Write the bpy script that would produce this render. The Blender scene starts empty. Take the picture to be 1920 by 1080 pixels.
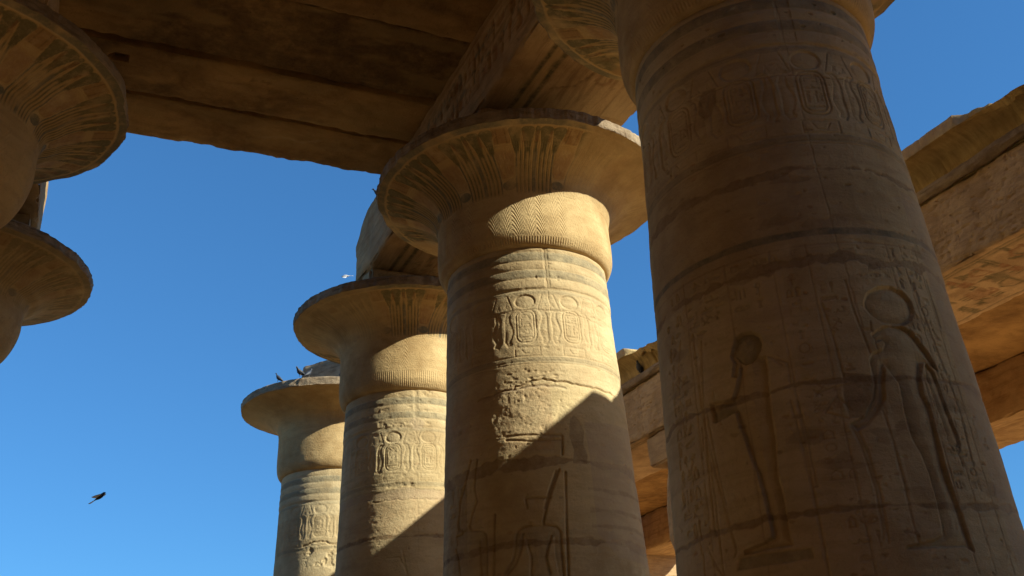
import bpy, math, json
import numpy as np
from mathutils import Matrix, Vector

# ------------------------------------------------------------------ camera, sky, sun, exposure
S = bpy.context.scene
COL = S.collection
cam_d = bpy.data.cameras.new('camera'); cam = bpy.data.objects.new('camera', cam_d); COL.objects.link(cam)
cam_d.sensor_width = 36; cam_d.lens = 1825.69 / 1920 * 36; cam_d.clip_end = 2000; cam_d.clip_start = 0.1
_r = Vector((0.9073411, -0.41697848, -0.053489)); _u = Vector((-0.13683155, -0.41323082, 0.90028741)); _f = Vector((0.39750378, 0.80954878, 0.43199712))
cam.matrix_world = Matrix(((_r.x, _u.x, -_f.x, -6.8565), (_r.y, _u.y, -_f.y, -0.815), (_r.z, _u.z, -_f.z, 1.6), (0, 0, 0, 1)))
S.camera = cam
W = bpy.data.worlds.new('World'); S.world = W; W.use_nodes = True
SUN_AZ, SUN_EL = math.radians(-48.0), math.radians(28.5)
sky = W.node_tree.nodes.new('ShaderNodeTexSky'); sky.sky_type = 'NISHITA'; sky.sun_disc = False
sky.sun_elevation = SUN_EL; sky.sun_rotation = math.pi / 2 - SUN_AZ
sky.altitude = 80; sky.air_density = 1.0; sky.dust_density = 0.1; sky.ozone_density = 4.0
bg = W.node_tree.nodes['Background']; bg.inputs[1].default_value = 0.11
_mx = W.node_tree.nodes.new('ShaderNodeMix'); _mx.data_type = 'RGBA'; _mx.blend_type = 'MULTIPLY'; _mx.inputs[0].default_value = 1.0; _mx.inputs[7].default_value = (0.40, 0.94, 1.46, 1)   # very clear, dry desert air: a deeper blue
_gm = W.node_tree.nodes.new('ShaderNodeGamma'); _gm.inputs[1].default_value = 0.68; W.node_tree.links.new(sky.outputs[0], _gm.inputs[0]); W.node_tree.links.new(_gm.outputs[0], _mx.inputs[6]); W.node_tree.links.new(_mx.outputs[2], bg.inputs[0])
sun_d = bpy.data.lights.new('sun', 'SUN'); sun_d.energy = 5.0; sun_d.angle = math.radians(0.53); sun_d.color = (1.0, 0.985, 0.86)
sun = bpy.data.objects.new('sun', sun_d); COL.objects.link(sun)
_sd = Vector((math.cos(SUN_AZ) * math.cos(SUN_EL), math.sin(SUN_AZ) * math.cos(SUN_EL), math.sin(SUN_EL)))
sun.rotation_euler = _sd.to_track_quat('Z', 'Y').to_euler(); sun.location = (30, -34, 30)
S.view_settings.view_transform = 'Standard'; S.view_settings.look = 'None'; S.view_settings.exposure = 0.68; S.view_settings.gamma = 1.0
S.render.engine = 'CYCLES'
S.cycles.max_bounces = 8; S.cycles.diffuse_bounces = 6

TR = json.loads('''{"god":[[201.51,4.792],[202.79,4.864],[204.14,4.936],[206.93,4.971],[210.43,4.957],[212.71,4.905],[213.37,4.83],[212.65,4.765],[211.18,4.717],[212.1,4.687],[213.82,4.694],[213.9,4.583],[213.43,4.451],[212.87,4.276],[212.73,4.08],[212.62,3.93],[211.89,3.745],[211.67,3.581],[212.16,3.436],[212.23,3.276],[212.13,3.139],[212.6,3.025],[209.81,3.024],[206.05,3.027],[196.8,3.019],[196.67,3.043],[204.01,3.079],[206.7,3.109],[207.18,3.152],[206.83,3.262],[206.45,3.384],[205.86,3.53],[205.09,3.679],[203.77,3.813],[202.33,4.016],[201.01,4.179],[200.73,4.258],[191.82,4.221],[190.93,4.237],[191.07,4.299],[190.62,4.337],[190.58,4.406],[194.44,4.397],[199.27,4.366],[201.43,4.445],[203.51,4.566],[204.39,4.64],[203.88,4.679],[202.54,4.574],[201.21,4.589],[202.49,4.713],[201.69,4.755]],"cap":[[201.69,4.791],[202.97,4.863],[204.32,4.935],[206.91,4.966],[210.4,4.953],[212.52,4.902],[213.21,4.831],[212.49,4.766],[211.02,4.718],[209.14,4.662],[206.06,4.662],[204.45,4.698],[203.31,4.742]],"forearm":[[200.73,4.258],[191.82,4.221],[190.93,4.237],[191.07,4.299],[190.62,4.337],[194.38,4.386],[200.93,4.358]],"plinth":[[193.07,2.895],[194.59,2.996],[203.5,2.993],[218.08,2.981],[218.36,2.895],[210.45,2.887]],"godlines":[[[192.46,4.517],[192.13,4.405]],[[185.94,5.156],[186.42,4.383],[187.6,3.791],[187.57,2.885]],[[188.46,4.32],[191.06,3.639],[193.98,3.048],[192.83,3.014]],[[213.6,4.7],[220.95,4.586],[220.62,4.386]],[[216.88,4.633],[218.92,4.575]],[[219.53,4.237],[220.59,3.931],[221.27,3.475],[221.48,3.083],[221.3,2.749]],[[221.73,4.226],[222.74,3.921],[222.65,3.47]],[[186.48,4.29],[189.22,3.78],[192.1,3.3],[193.75,3.089]],[[176.73,3.304],[178.77,3.085],[178.37,2.928]],[[181.2,3.154],[184.84,2.973],[187.05,2.887]]],"lion":[[249.77,4.764],[253.58,4.826],[257.51,4.861],[261.73,4.854],[265.14,4.807],[267.59,4.718],[269.93,4.618],[271.22,4.528],[272.01,4.449],[267.99,4.519],[266.16,4.514],[263.53,4.365],[262.76,4.209],[263.85,4.084],[263.72,3.959],[263.44,3.763],[263.23,3.618],[263.48,3.43],[264.24,3.246],[264.69,3.043],[265.18,2.871],[262.49,2.91],[244.28,2.901],[244.59,2.918],[253.02,2.956],[256.27,2.998],[256.87,3.087],[257.16,3.221],[257.28,3.358],[257.17,3.521],[256.34,3.663],[254.56,3.807],[254.17,3.953],[254.5,4.127],[255.13,4.305],[253.31,4.394],[251.79,4.486],[249.64,4.306],[248.54,4.155],[245.52,4.046],[241.15,3.938],[237.9,3.902],[236.45,3.954],[241.19,4.017],[244.73,4.159],[246.51,4.283],[246.9,4.411],[247.01,4.528],[248.74,4.587],[252.6,4.622],[253.89,4.683],[253.03,4.718],[251.13,4.702],[250.41,4.729]],"disc":[[250.41,5.093],[252.38,5.176],[256.51,5.227],[261.62,5.244],[265.88,5.207],[268.78,5.123],[268.69,5.01],[266.73,4.935],[263.16,4.881],[258.69,4.873],[254.67,4.886],[251.44,4.968],[250.1,5.037]],"arm":[[267.56,4.504],[269.86,4.432],[270.54,4.303],[270.84,4.15],[271.39,3.974],[272.18,3.877],[272.46,3.779],[271.1,3.747],[267.25,3.763],[267.86,3.843],[267.58,3.941],[267.28,4.065],[266.72,4.242],[266.3,4.37]],"lionlines":[[[268.14,3.746],[268.7,3.703],[270.74,3.697],[271.62,3.74]],[[267.43,3.677],[273.84,3.68]],[[270.61,3.697],[270.77,3.577]],[[236.2,3.955],[238.02,3.756],[239.3,3.401],[238.79,3.042],[237.97,2.989]],[[237.9,3.902],[239.5,3.681],[240.34,3.33],[239.39,2.954]],[[246.94,4.057],[247.83,3.859],[248.26,3.433],[247.84,3.16],[248.01,2.939]],[[245.12,5.308],[245.67,4.972],[247.58,4.593]],[[271.78,5.364],[274.54,4.798],[277.31,4.094],[275.71,3.593]],[[281.63,5.404],[281.1,4.913]],[[260.22,3.12],[258.99,2.998]],[[262.36,3.12],[261.02,2.987]],[[235.51,5.107],[236.71,4.775],[237.33,4.328]],[[227.75,4.26],[233.14,4.29],[245.79,4.335]],[[233.86,4.211],[229.49,4.076],[236.16,4.004]],[[233.86,4.211],[237.54,4.075]]],"r2fig":[[[201.42,5.523],[196.62,5.19],[191.4,4.934],[191.42,4.833],[190.06,4.66],[190.79,4.566],[194.11,4.529],[193.48,4.473],[187.93,4.473]],[[206.27,5.505],[203.97,5.107],[205.91,4.895],[202.22,4.715],[200.0,4.568],[201.6,4.492],[209.46,4.456],[211.67,4.398],[211.94,4.205],[211.62,3.835]],[[207.5,4.319],[207.82,4.108],[208.1,3.848]],[[187.25,4.299],[190.22,4.148],[191.63,3.916]],[[254.02,5.212],[249.39,4.935],[245.73,4.684],[243.64,4.493],[243.49,4.436],[245.78,4.429],[250.02,4.399],[251.98,4.331],[251.76,4.142],[251.89,3.955],[251.92,3.739]],[[252.43,5.192],[247.84,4.916],[244.59,4.666]],[[237.15,4.439],[232.74,4.421],[229.69,4.372],[228.81,4.298],[228.19,4.149],[226.44,3.986],[222.08,3.833]],[[232.56,4.326],[231.04,4.104],[227.42,3.909],[223.55,3.81]],[[247.16,4.279],[244.93,4.113],[243.55,3.984],[245.44,3.779]],[[234.78,4.17],[236.25,4.017],[235.71,3.764]],[[234.98,4.802],[235.48,4.684]],[[235.02,4.822],[248.28,4.808]],[[257.37,5.171],[255.64,4.443],[254.37,3.737]],[[217.52,4.645],[215.78,3.82]],[[225.69,5.755],[235.38,5.749],[257.3,5.722]],[[257.3,5.722],[256.71,5.436]],[[225.61,5.703],[239.86,5.649],[256.26,5.653]]],"r2body":[[[193.48,4.473],[187.93,4.473],[191.63,3.916],[190.22,4.148],[187.25,4.299],[189.45,4.347],[207.0,4.283],[207.82,4.108],[208.1,3.848],[211.79,3.834],[211.94,4.205],[211.67,4.398],[209.46,4.456],[201.6,4.492],[195.97,4.53]],[[237.15,4.439],[232.74,4.421],[229.69,4.372],[228.81,4.298],[228.19,4.149],[226.44,3.986],[222.08,3.833],[223.55,3.81],[227.42,3.909],[231.04,4.104],[232.85,4.287],[234.78,4.17],[236.25,4.017],[235.71,3.764],[245.36,3.746],[243.55,3.984],[244.93,4.113],[247.16,4.279],[248.53,4.258],[248.13,3.996],[249.49,3.741],[251.92,3.739],[251.89,3.955],[251.76,4.142],[251.98,4.331],[250.02,4.399],[245.78,4.429]]],"r1left":[[],[[172.92,4.647]],[],[[173.35,4.251]],[[179.79,4.01],[176.76,3.868],[177.3,3.743]],[[189.79,5.043],[187.15,4.412],[186.2,3.801],[185.82,3.222]],[[178.26,5.161],[174.49,4.856],[173.76,4.529],[174.58,4.305]],[[185.39,4.216],[184.72,4.014]]],"patch1":[[[236.24,4.394],[242.27,4.403],[247.42,4.396],[246.06,4.2],[241.44,3.992],[237.23,3.978],[235.62,4.199]],[[204.36,7.805],[211.17,7.734],[212.19,7.569],[208.99,7.434],[205.68,7.426],[202.92,7.544],[202.12,7.694]]]}''')

# ------------------------------------------------------------------ noise
def _hash(ix, iy, iz, seed):
    h = (ix.astype(np.int64) * 374761393 + iy.astype(np.int64) * 668265263 + iz.astype(np.int64) * 2147483647 + seed * 974634777) & 0xFFFFFFFF
    h = ((h ^ (h >> 13)) * 1274126177) & 0xFFFFFFFF
    return ((h ^ (h >> 16)) & 0xFFFF) / 65535.0 * 2 - 1
def vn(x, y, z, seed=0):
    x, y, z = np.broadcast_arrays(np.asarray(x, float), np.asarray(y, float), np.asarray(z, float))
    fx, fy, fz = np.floor(x), np.floor(y), np.floor(z); tx, ty, tz = x - fx, y - fy, z - fz
    tx = tx * tx * (3 - 2 * tx); ty = ty * ty * (3 - 2 * ty); tz = tz * tz * (3 - 2 * tz)
    fx = fx.astype(np.int64); fy = fy.astype(np.int64); fz = fz.astype(np.int64); r = 0
    for a in (0, 1):
        for b in (0, 1):
            for c in (0, 1):
                r = r + _hash(fx + a, fy + b, fz + c, seed) * (tx if a else 1 - tx) * (ty if b else 1 - ty) * (tz if c else 1 - tz)
    return r
def fbm(x, y, z, octv=3, seed=0, gain=0.5):
    r, a, f = 0, 1.0, 1.0
    for i in range(octv):
        r = r + a * vn(np.asarray(x) * f, np.asarray(y) * f, np.asarray(z) * f, seed + i); a *= gain; f *= 2.03
    return r

# ------------------------------------------------------------------ carving and paint canvas over a surface (u across, v up, metres)
BLUE = (0.105, 0.115, 0.085); RED = (0.28, 0.12, 0.05); OCHRE = (0.50, 0.33, 0.13); GREEN = (0.125, 0.115, 0.055)
MORTAR = (0.165, 0.090, 0.042); PLASTER = (0.42, 0.31, 0.20); DARK = (0.12, 0.07, 0.03); BROWN = (0.26, 0.13, 0.05)
def sm(x): x = np.clip(x, 0, 1); return x * x * (3 - 2 * x)
class Canvas:
    def __init__(s, u, v):
        s.u = np.asarray(u, float); s.v = np.asarray(v, float); n = (len(s.v), len(s.u))
        s.h = np.zeros(n); s.c = np.zeros(n + (4,)); s.rough = np.ones(n)
    def box(s, x0, x1, y0, y1):
        a, b = np.searchsorted(s.u, [x0, x1]); c, d = np.searchsorted(s.v, [y0, y1])
        if b - a < 1 or d - c < 1: return None
        sl = (slice(c, d), slice(a, b)); U, V = np.meshgrid(s.u[a:b], s.v[c:d]); return sl, U, V
    def dist(s, pts, U, V):
        D = np.full(U.shape, 9.0)
        for (x0, y0), (x1, y1) in zip(pts[:-1], pts[1:]):
            dx, dy = x1 - x0, y1 - y0; t = np.clip(((U - x0) * dx + (V - y0) * dy) / (dx * dx + dy * dy + 1e-12), 0, 1)
            D = np.minimum(D, np.hypot(U - x0 - t * dx, V - y0 - t * dy))
        return D
    def tint(s, sl, m, col):
        c = s.c[sl]; a0 = c[..., 3]; a = m + a0 * (1 - m); w = np.where(a > 1e-6, m / np.maximum(a, 1e-6), 0)[..., None]
        c[..., :3] = c[..., :3] * (1 - w) + np.array(col) * w; c[..., 3] = a
    def stroke(s, pts, w=0.012, dep=0.010, col=None, al=0.6, cw=None):
        if len(pts) < 2: return
        P = np.array(pts, float); m = max(w, cw or 0) + 0.02; b = s.box(P[:, 0].min() - m, P[:, 0].max() + m, P[:, 1].min() - m, P[:, 1].max() + m)
        if b is None: return
        sl, U, V = b; D = s.dist([tuple(p) for p in P], U, V)
        if dep: s.h[sl] = np.maximum(s.h[sl], dep * sm(1.25 * (1 - D / w)))
        if col is not None: s.tint(sl, al * sm(1.6 * (1 - D / (cw or w))), col)
    def poly(s, pts, dep=0.02, fall=0.05, keep=0.25, col=None, al=0.6, rough=None):
        if len(pts) < 3: return
        P = [tuple(p) for p in pts]; A = np.array(P, float); b = s.box(A[:, 0].min() - .03, A[:, 0].max() + .03, A[:, 1].min() - .03, A[:, 1].max() + .03)
        if b is None: return
        sl, U, V = b; Q = P + [P[0]]; D = s.dist(Q, U, V); ins = np.zeros(U.shape, bool)
        for (x0, y0), (x1, y1) in zip(Q[:-1], Q[1:]):
            if y0 == y1: continue
            ins ^= ((y0 > V) != (y1 > V)) & (U < (x1 - x0) * (V - y0) / (y1 - y0) + x0)
        if dep:
            hh = dep * (keep + (1 - keep) * np.exp(-D / fall)) * sm(D / 0.012 + 0.3)
            s.h[sl] = np.where(ins, np.maximum(s.h[sl], hh), s.h[sl])
        if col is not None: s.tint(sl, al * ins * sm(D / 0.012 + .2), col)
        if rough is not None: s.rough[sl] = np.where(ins, rough, s.rough[sl])
    def band(s, v0, v1, col, al, wob=0.0, seed=0, dep=0, rough=None, f=2.0, u0=-99, u1=99):
        b = s.box(u0, u1, v0 - wob * 2 - .05, v1 + wob * 2 + .05)
        if b is None: return
        sl, U, V = b; n0 = wob * (fbm(U * f, 0, 0, 3, seed) + .5 * fbm(U * 11, V * 5, 0, 3, seed + 2)); n1 = wob * (fbm(U * f * 1.3, 5, 0, 3, seed + 9) * .8 + .5 * fbm(U * 11, V * 5, 3, 3, seed + 3))
        m = sm((V - v0 - n0) / 0.015 + .5) * sm((v1 + n1 - V) / 0.015 + .5)
        if col is not None: s.tint(sl, al * m, col)
        if dep: s.h[sl] = np.maximum(s.h[sl], dep * m)
        if rough is not None: s.rough[sl] = np.where(m > .5, rough, s.rough[sl])

def ell(cx, cy, a, b, n=22, t0=0, t1=2 * math.pi): return [(cx + a * math.cos(t0 + (t1 - t0) * i / n), cy + b * math.sin(t0 + (t1 - t0) * i / n)) for i in range(n + 1)]
def glyph(c, k, x, y, w, h, sw, dep, col=None, al=.5):
    """one small sunk sign inside the cell x..x+w, y..y+h"""
    T = lambda p: [(x + a * w, y + b * h) for a, b in p]
    st = lambda p: c.stroke(T(p), sw, dep, col, al)
    pl = lambda p: c.poly(T(p), dep, sw * 2, .5, col, al)
    k = k % 18
    if k == 0:
        for yy in (.35, .6): st([(i / 8, yy + (.08 if i % 2 else -.08)) for i in range(9)])
    elif k == 1: st([(.5, .05), (.5, .6), (.35, .7), (.4, .95), (.6, .9), (.62, .65), (.5, .6)])
    elif k == 2: st(ell(.5, .5, .32, .36, 14))
    elif k == 3: pl(ell(.5, .5, .48, .18, 14))
    elif k == 4: pl([(.1, .3), (.9, .3), (.8, .6), (.5, .75), (.2, .6)])
    elif k == 5: pl([(.05, .35), (.3, .35), (.35, .1), (.42, .1), (.42, .33), (.6, .33), (.95, .2), (.7, .55), (.45, .75), (.4, .92), (.25, .95), (.15, .85), (.25, .75), (.15, .5)])
    elif k == 6: st([(.5, .05), (.5, .5), (.35, .8), (.5, .95), (.65, .8), (.5, .5)]); st([(.25, .5), (.75, .5)])
    elif k == 7: st([(.05, .3), (.3, .3), (.4, .5), (.6, .3), (.9, .35), (.95, .6), (.8, .7)])
    elif k == 8: pl([(.2, .05), (.75, .05), (.75, .2), (.5, .35), (.55, .6), (.65, .8), (.5, .95), (.35, .85), (.38, .6), (.25, .4)])
    elif k == 9:
        for a in (.2, .5, .8): st([(a, .2), (a, .8)])
    elif k == 10: st([(.1, .2), (.1, .8), (.9, .8), (.9, .2), (.6, .2)])
    elif k == 11: st([(.05, .5), (.95, .5)]); st([(.05, .3), (.95, .3)]); st([(.5, .5), (.5, .85)])
    elif k == 12: st([(.3, .05), (.3, .9), (.55, .95), (.7, .8)]); st([(.55, .05), (.55, .6)])
    elif k == 13: pl([(.05, .5), (.95, .5), (.85, .25), (.15, .25)])
    elif k == 14: st(ell(.5, .5, .45, .2, 14)); st(ell(.5, .5, .1, .12, 8))
    elif k == 15: pl([(.35, .05), (.65, .05), (.58, .5), (.75, .95), (.25, .95), (.42, .5)])
    elif k == 16: st([(.2, .1), (.8, .9)]); st([(.15, .6), (.6, .1)]); st([(.5, .9), (.9, .6)])
    else: st([(.1, .15), (.9, .15)]); st([(.2, .15), (.2, .6), (.5, .85), (.8, .6), (.8, .15)])
def text_block(c, x0, x1, y0, y1, cw, ch, seed, dep=.006, sw=.009, col=None, al=.45, skip=.12, shear=0.0):
    dep *= 1.6
    rg = np.random.default_rng(seed); y = y1
    while y - ch > y0:
        hh = ch * rg.uniform(.55, 1.1); x = x0
        while x < x1 - cw * .5:
            w = cw * rg.choice([.5, .5, 1.0, 1.0])
            w = min(w, x1 - x)
            if rg.random() > skip: glyph(c, int(rg.integers(18)), x + .08 * w + shear * (y - y1), y - hh * .95, w * .84, hh * .88, sw, dep, col, al)
            x += w
        y -= hh

# ------------------------------------------------------------------ materials
def stone(name, light, dark, sat=1.0, strata=1.0, bump=0.35, scale=1.0, streak=(1, 1, 6), paint_break=0.55):
    m = bpy.data.materials.new(name); m.use_nodes = True; nt = m.node_tree; N = nt.nodes; L = nt.links; N.clear()
    out = N.new('ShaderNodeOutputMaterial'); bs = N.new('ShaderNodeBsdfPrincipled'); L.new(bs.outputs[0], out.inputs[0])
    bs.inputs['Roughness'].default_value = 0.93; bs.inputs['Specular IOR Level'].default_value = 0.12
    tc = N.new('ShaderNodeTexCoord'); oi = N.new('ShaderNodeObjectInfo'); ad = N.new('ShaderNodeVectorMath'); ad.operation = 'MULTIPLY_ADD'
    ml = N.new('ShaderNodeVectorMath'); ml.operation = 'SCALE'; ml.inputs['Scale'].default_value = 37.0
    cmb = N.new('ShaderNodeCombineXYZ')
    for i in range(3): L.new(oi.outputs['Random'], cmb.inputs[i])
    L.new(cmb.outputs[0], ml.inputs[0])
    add = N.new('ShaderNodeVectorMath'); add.operation = 'ADD'; L.new(tc.outputs['Object'], add.inputs[0]); L.new(ml.outputs[0], add.inputs[1]); V = add.outputs[0]
    N.remove(ad)
    def noise(sc, det=4, rgh=.55, vec=None, dist=0.0):
        n = N.new('ShaderNodeTexNoise'); n.inputs['Scale'].default_value = sc; n.inputs['Detail'].default_value = det; n.inputs['Roughness'].default_value = rgh; n.inputs['Distortion'].default_value = dist
        L.new(vec or V, n.inputs['Vector']); return n.outputs['Fac']
    def ramp(f, a, b, ca=(0, 0, 0), cb=(1, 1, 1)):
        r = N.new('ShaderNodeValToRGB'); r.color_ramp.elements[0].position = a; r.color_ramp.elements[1].position = b
        r.color_ramp.elements[0].color = (*ca, 1); r.color_ramp.elements[1].color = (*cb, 1); L.new(f, r.inputs[0]); return r.outputs[0]
    def mix(f, a, b, bt='MIX', fac=1.0):
        x = N.new('ShaderNodeMix'); x.data_type = 'RGBA'; x.blend_type = bt
        if f is None: x.inputs[0].default_value = fac
        else: L.new(f, x.inputs[0])
        for i, s_ in ((6, a), (7, b)):
            if isinstance(s_, tuple): x.inputs[i].default_value = (*s_, 1)
            else: L.new(s_, x.inputs[i])
        return x.outputs[2]
    def mth(op, a, b):
        x = N.new('ShaderNodeMath'); x.operation = op
        for i, s_ in enumerate((a, b)):
            if isinstance(s_, (int, float)): x.inputs[i].default_value = s_
            else: L.new(s_, x.inputs[i])
        return x.outputs[0]
    mp = N.new('ShaderNodeVectorMath'); mp.operation = 'MULTIPLY'; mp.inputs[1].default_value = streak; L.new(V, mp.inputs[0])
    n_big = noise(.55 * scale, 5, .6, dist=.6); n_mid = noise(2.6 * scale, 6, .62, dist=.3); n_fine = noise(22 * scale, 5, .65); n_str = noise(1.5 * scale, 6, .6, mp.outputs[0], .4)
    n_grain = noise(110 * scale, 3, .7)
    mid = tuple((a + b) / 2 for a, b in zip(light, dark))
    c = mix(ramp(n_big, .38, .62), tuple(x * .9 for x in dark), light)
    c = mix(ramp(n_mid, .40, .68), c, mid, fac=.5) if False else mix(mth('MULTIPLY', ramp(n_mid, .38, .70), .55), c, tuple(min(1, x * 1.16) for x in light))
    c = mix(mth('MULTIPLY', ramp(n_str, .47, .68), .75 * strata), c, tuple(x * .72 for x in dark))
    c = mix(mth('MULTIPLY', ramp(n_fine, .54, .72), .30), c, tuple(x * .62 for x in dark))
    c = mix(mth('MULTIPLY', ramp(n_grain, .35, .75), .22), c, tuple(min(1, x * 1.3) for x in light))
    vo = N.new('ShaderNodeTexVoronoi'); vo.inputs['Scale'].default_value = 5.5 * scale; vo.inputs['Randomness'].default_value = 1.0; L.new(V, vo.inputs['Vector'])
    spot = ramp(mth('ADD', vo.outputs['Distance'], mth('MULTIPLY', n_fine, .25)), .16, .24, (1, 1, 1), (0, 0, 0))
    spot = mth('MULTIPLY', spot, ramp(n_mid, .52, .62))
    c = mix(mth('MULTIPLY', spot, .55), c, tuple(x * .5 for x in dark))
    at = N.new('ShaderNodeAttribute'); at.attribute_name = 'paint'
    pn = ramp(noise(6 * scale, 6, .7), .30, .30 + paint_break * .6)
    pa = mth('MULTIPLY', at.outputs['Alpha'], mth('ADD', mth('MULTIPLY', pn, .65), .35))
    pcol = mix(ramp(n_fine, .4, .75), at.outputs['Color'], mix(None, at.outputs['Color'], light, 'MIX', .18))
    c = mix(pa, c, pcol)
    L.new(c, bs.inputs['Base Color'])
    hsum = mth('ADD', mth('MULTIPLY', n_fine, .75), mth('ADD', mth('MULTIPLY', n_mid, .7), mth('MULTIPLY', n_grain, .22)))
    hsum = mth('ADD', hsum, mth('ADD', mth('MULTIPLY', n_str, .5), mth('MULTIPLY', spot, -.8)))
    b = N.new('ShaderNodeBump'); b.inputs['Strength'].default_value = bump; b.inputs['Distance'].default_value = 0.03; L.new(hsum, b.inputs['Height']); L.new(b.outputs[0], bs.inputs['Normal'])
    return m
def plain(name, col, rough=.7, var=.2, sc=8):
    m = bpy.data.materials.new(name); m.use_nodes = True; nt = m.node_tree; bs = nt.nodes['Principled BSDF']; bs.inputs['Roughness'].default_value = rough
    n = nt.nodes.new('ShaderNodeTexNoise'); n.inputs['Scale'].default_value = sc; n.inputs['Detail'].default_value = 5
    r = nt.nodes.new('ShaderNodeValToRGB'); r.color_ramp.elements[0].color = (*[x * (1 - var) for x in col], 1); r.color_ramp.elements[1].color = (*[min(1, x * (1 + var)) for x in col], 1)
    tc = nt.nodes.new('ShaderNodeTexCoord'); nt.links.new(tc.outputs['Object'], n.inputs['Vector'])
    nt.links.new(n.outputs['Fac'], r.inputs[0]); nt.links.new(r.outputs[0], bs.inputs['Base Color']); return m
M_SHAFT = stone('carved_sandstone', (0.59, 0.47, 0.26), (0.41, 0.295, 0.145), strata=.6, bump=.6)
M_CAP = stone('painted_sandstone', (0.57, 0.415, 0.20), (0.40, 0.255, 0.105), strata=.4, bump=.5, paint_break=.35)
M_RIM = stone('weathered_rim_stone', (0.42, 0.32, 0.20), (0.20, 0.135, 0.08), bump=.9, scale=1.5)
M_BEAM = stone('beam_sandstone', (0.50, 0.335, 0.16), (0.33, 0.20, 0.09), streak=(6, .6, 6), bump=.45)
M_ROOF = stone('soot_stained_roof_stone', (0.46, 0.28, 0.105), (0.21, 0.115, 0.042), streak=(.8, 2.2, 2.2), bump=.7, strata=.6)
M_WALL = stone('rough_wall_stone', (0.56, 0.39, 0.21), (0.43, 0.28, 0.14), bump=.8, scale=1.3)
M_CORN = stone('cornice_stone', (0.56, 0.41, 0.18), (0.36, 0.23, 0.09), streak=(1, 5, 1), bump=.8, scale=1.4)
M_PALE = stone('pale_broken_stone', (0.52, 0.43, 0.33), (0.42, 0.33, 0.24), bump=.5)
M_SAND = stone('desert_sand', (0.50, 0.30, 0.14), (0.41, 0.24, 0.11), scale=.4, bump=.3, streak=(1, 1, 1))
M_PIGEON = plain('dark_pigeon_feathers', (0.035, 0.04, 0.05), .6, .4, 30)
M_PALEBIRD = plain('pale_bird_feathers', (0.62, 0.60, 0.56), .7, .15, 30)
M_BEAK = plain('beak_horn', (0.12, 0.10, 0.08), .5)

# ------------------------------------------------------------------ mesh helpers
def link(name, me, mat, parent=None):
    me.materials.append(mat); o = bpy.data.objects.new(name, me); COL.objects.link(o)
    if parent is not None: o.parent = parent
    return o
def mesh_np(name, V, F, paint=None, smooth=True, sharp=0):
    V = np.ascontiguousarray(V, dtype=np.float32); me = bpy.data.meshes.new(name); n = len(F)
    if isinstance(F, np.ndarray):
        k = F.shape[1]; me.vertices.add(len(V)); me.vertices.foreach_set('co', V.ravel())
        me.loops.add(n * k); me.loops.foreach_set('vertex_index', F.astype(np.int32).ravel()); me.polygons.add(n)
        me.polygons.foreach_set('loop_start', np.arange(0, n * k, k, dtype=np.int32)); me.update(calc_edges=True)
    else: me.from_pydata(V.tolist(), [], F)
    a = me.color_attributes.new('paint', 'FLOAT_COLOR', 'POINT'); P = np.zeros((len(me.vertices), 4), np.float32)
    if paint is not None: P[:len(paint)] = paint
    a.data.foreach_set('color', P.ravel())
    if smooth: me.polygons.foreach_set('use_smooth', np.ones(len(me.polygons), bool))
    me.validate()
    if smooth and sharp: me.set_sharp_from_angle(angle=math.radians(sharp))
    return me
def grid_faces(nv, nu, wrap=False, off=0, flip=False):
    i = np.arange(nv - 1)[:, None]; j = np.arange(nu if wrap else nu - 1)[None, :]; j2 = (j + 1) % nu
    q = np.stack([i * nu + j, i * nu + j2, (i + 1) * nu + j2, (i + 1) * nu + j], -1).reshape(-1, 4) + off
    return q[:, ::-1] if flip else q
def tag(o, label, cat, group=None, kind=None):
    if label: o['label'] = label
    if cat: o['category'] = cat
    if group: o['group'] = group
    if kind: o['kind'] = kind
    return o
def thing(name, loc, label, cat, group=None):
    o = bpy.data.objects.new(name, None); o.empty_display_size = .3; COL.objects.link(o); o.location = loc; return tag(o, label, cat, group)

# ------------------------------------------------------------------ ground
def make_ground():
    r = np.concatenate([np.linspace(0.01, 40, 40), np.geomspace(44, 900, 30)]); t = np.linspace(0, 2 * np.pi, 97)[:-1]
    R, T = np.meshgrid(r, t, indexing='ij'); X = R * np.cos(T); Y = 12 + R * np.sin(T); Z = .05 * fbm(X * .12, Y * .12, 0, 3, 3) * np.clip(R / 30, .4, 6) - .05
    V = np.stack([X, Y, Z], -1).reshape(-1, 3)
    tag(link('ground', mesh_np('ground', V, grid_faces(len(r), len(t), True)), M_SAND), None, None, kind='structure')
make_ground()

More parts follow.
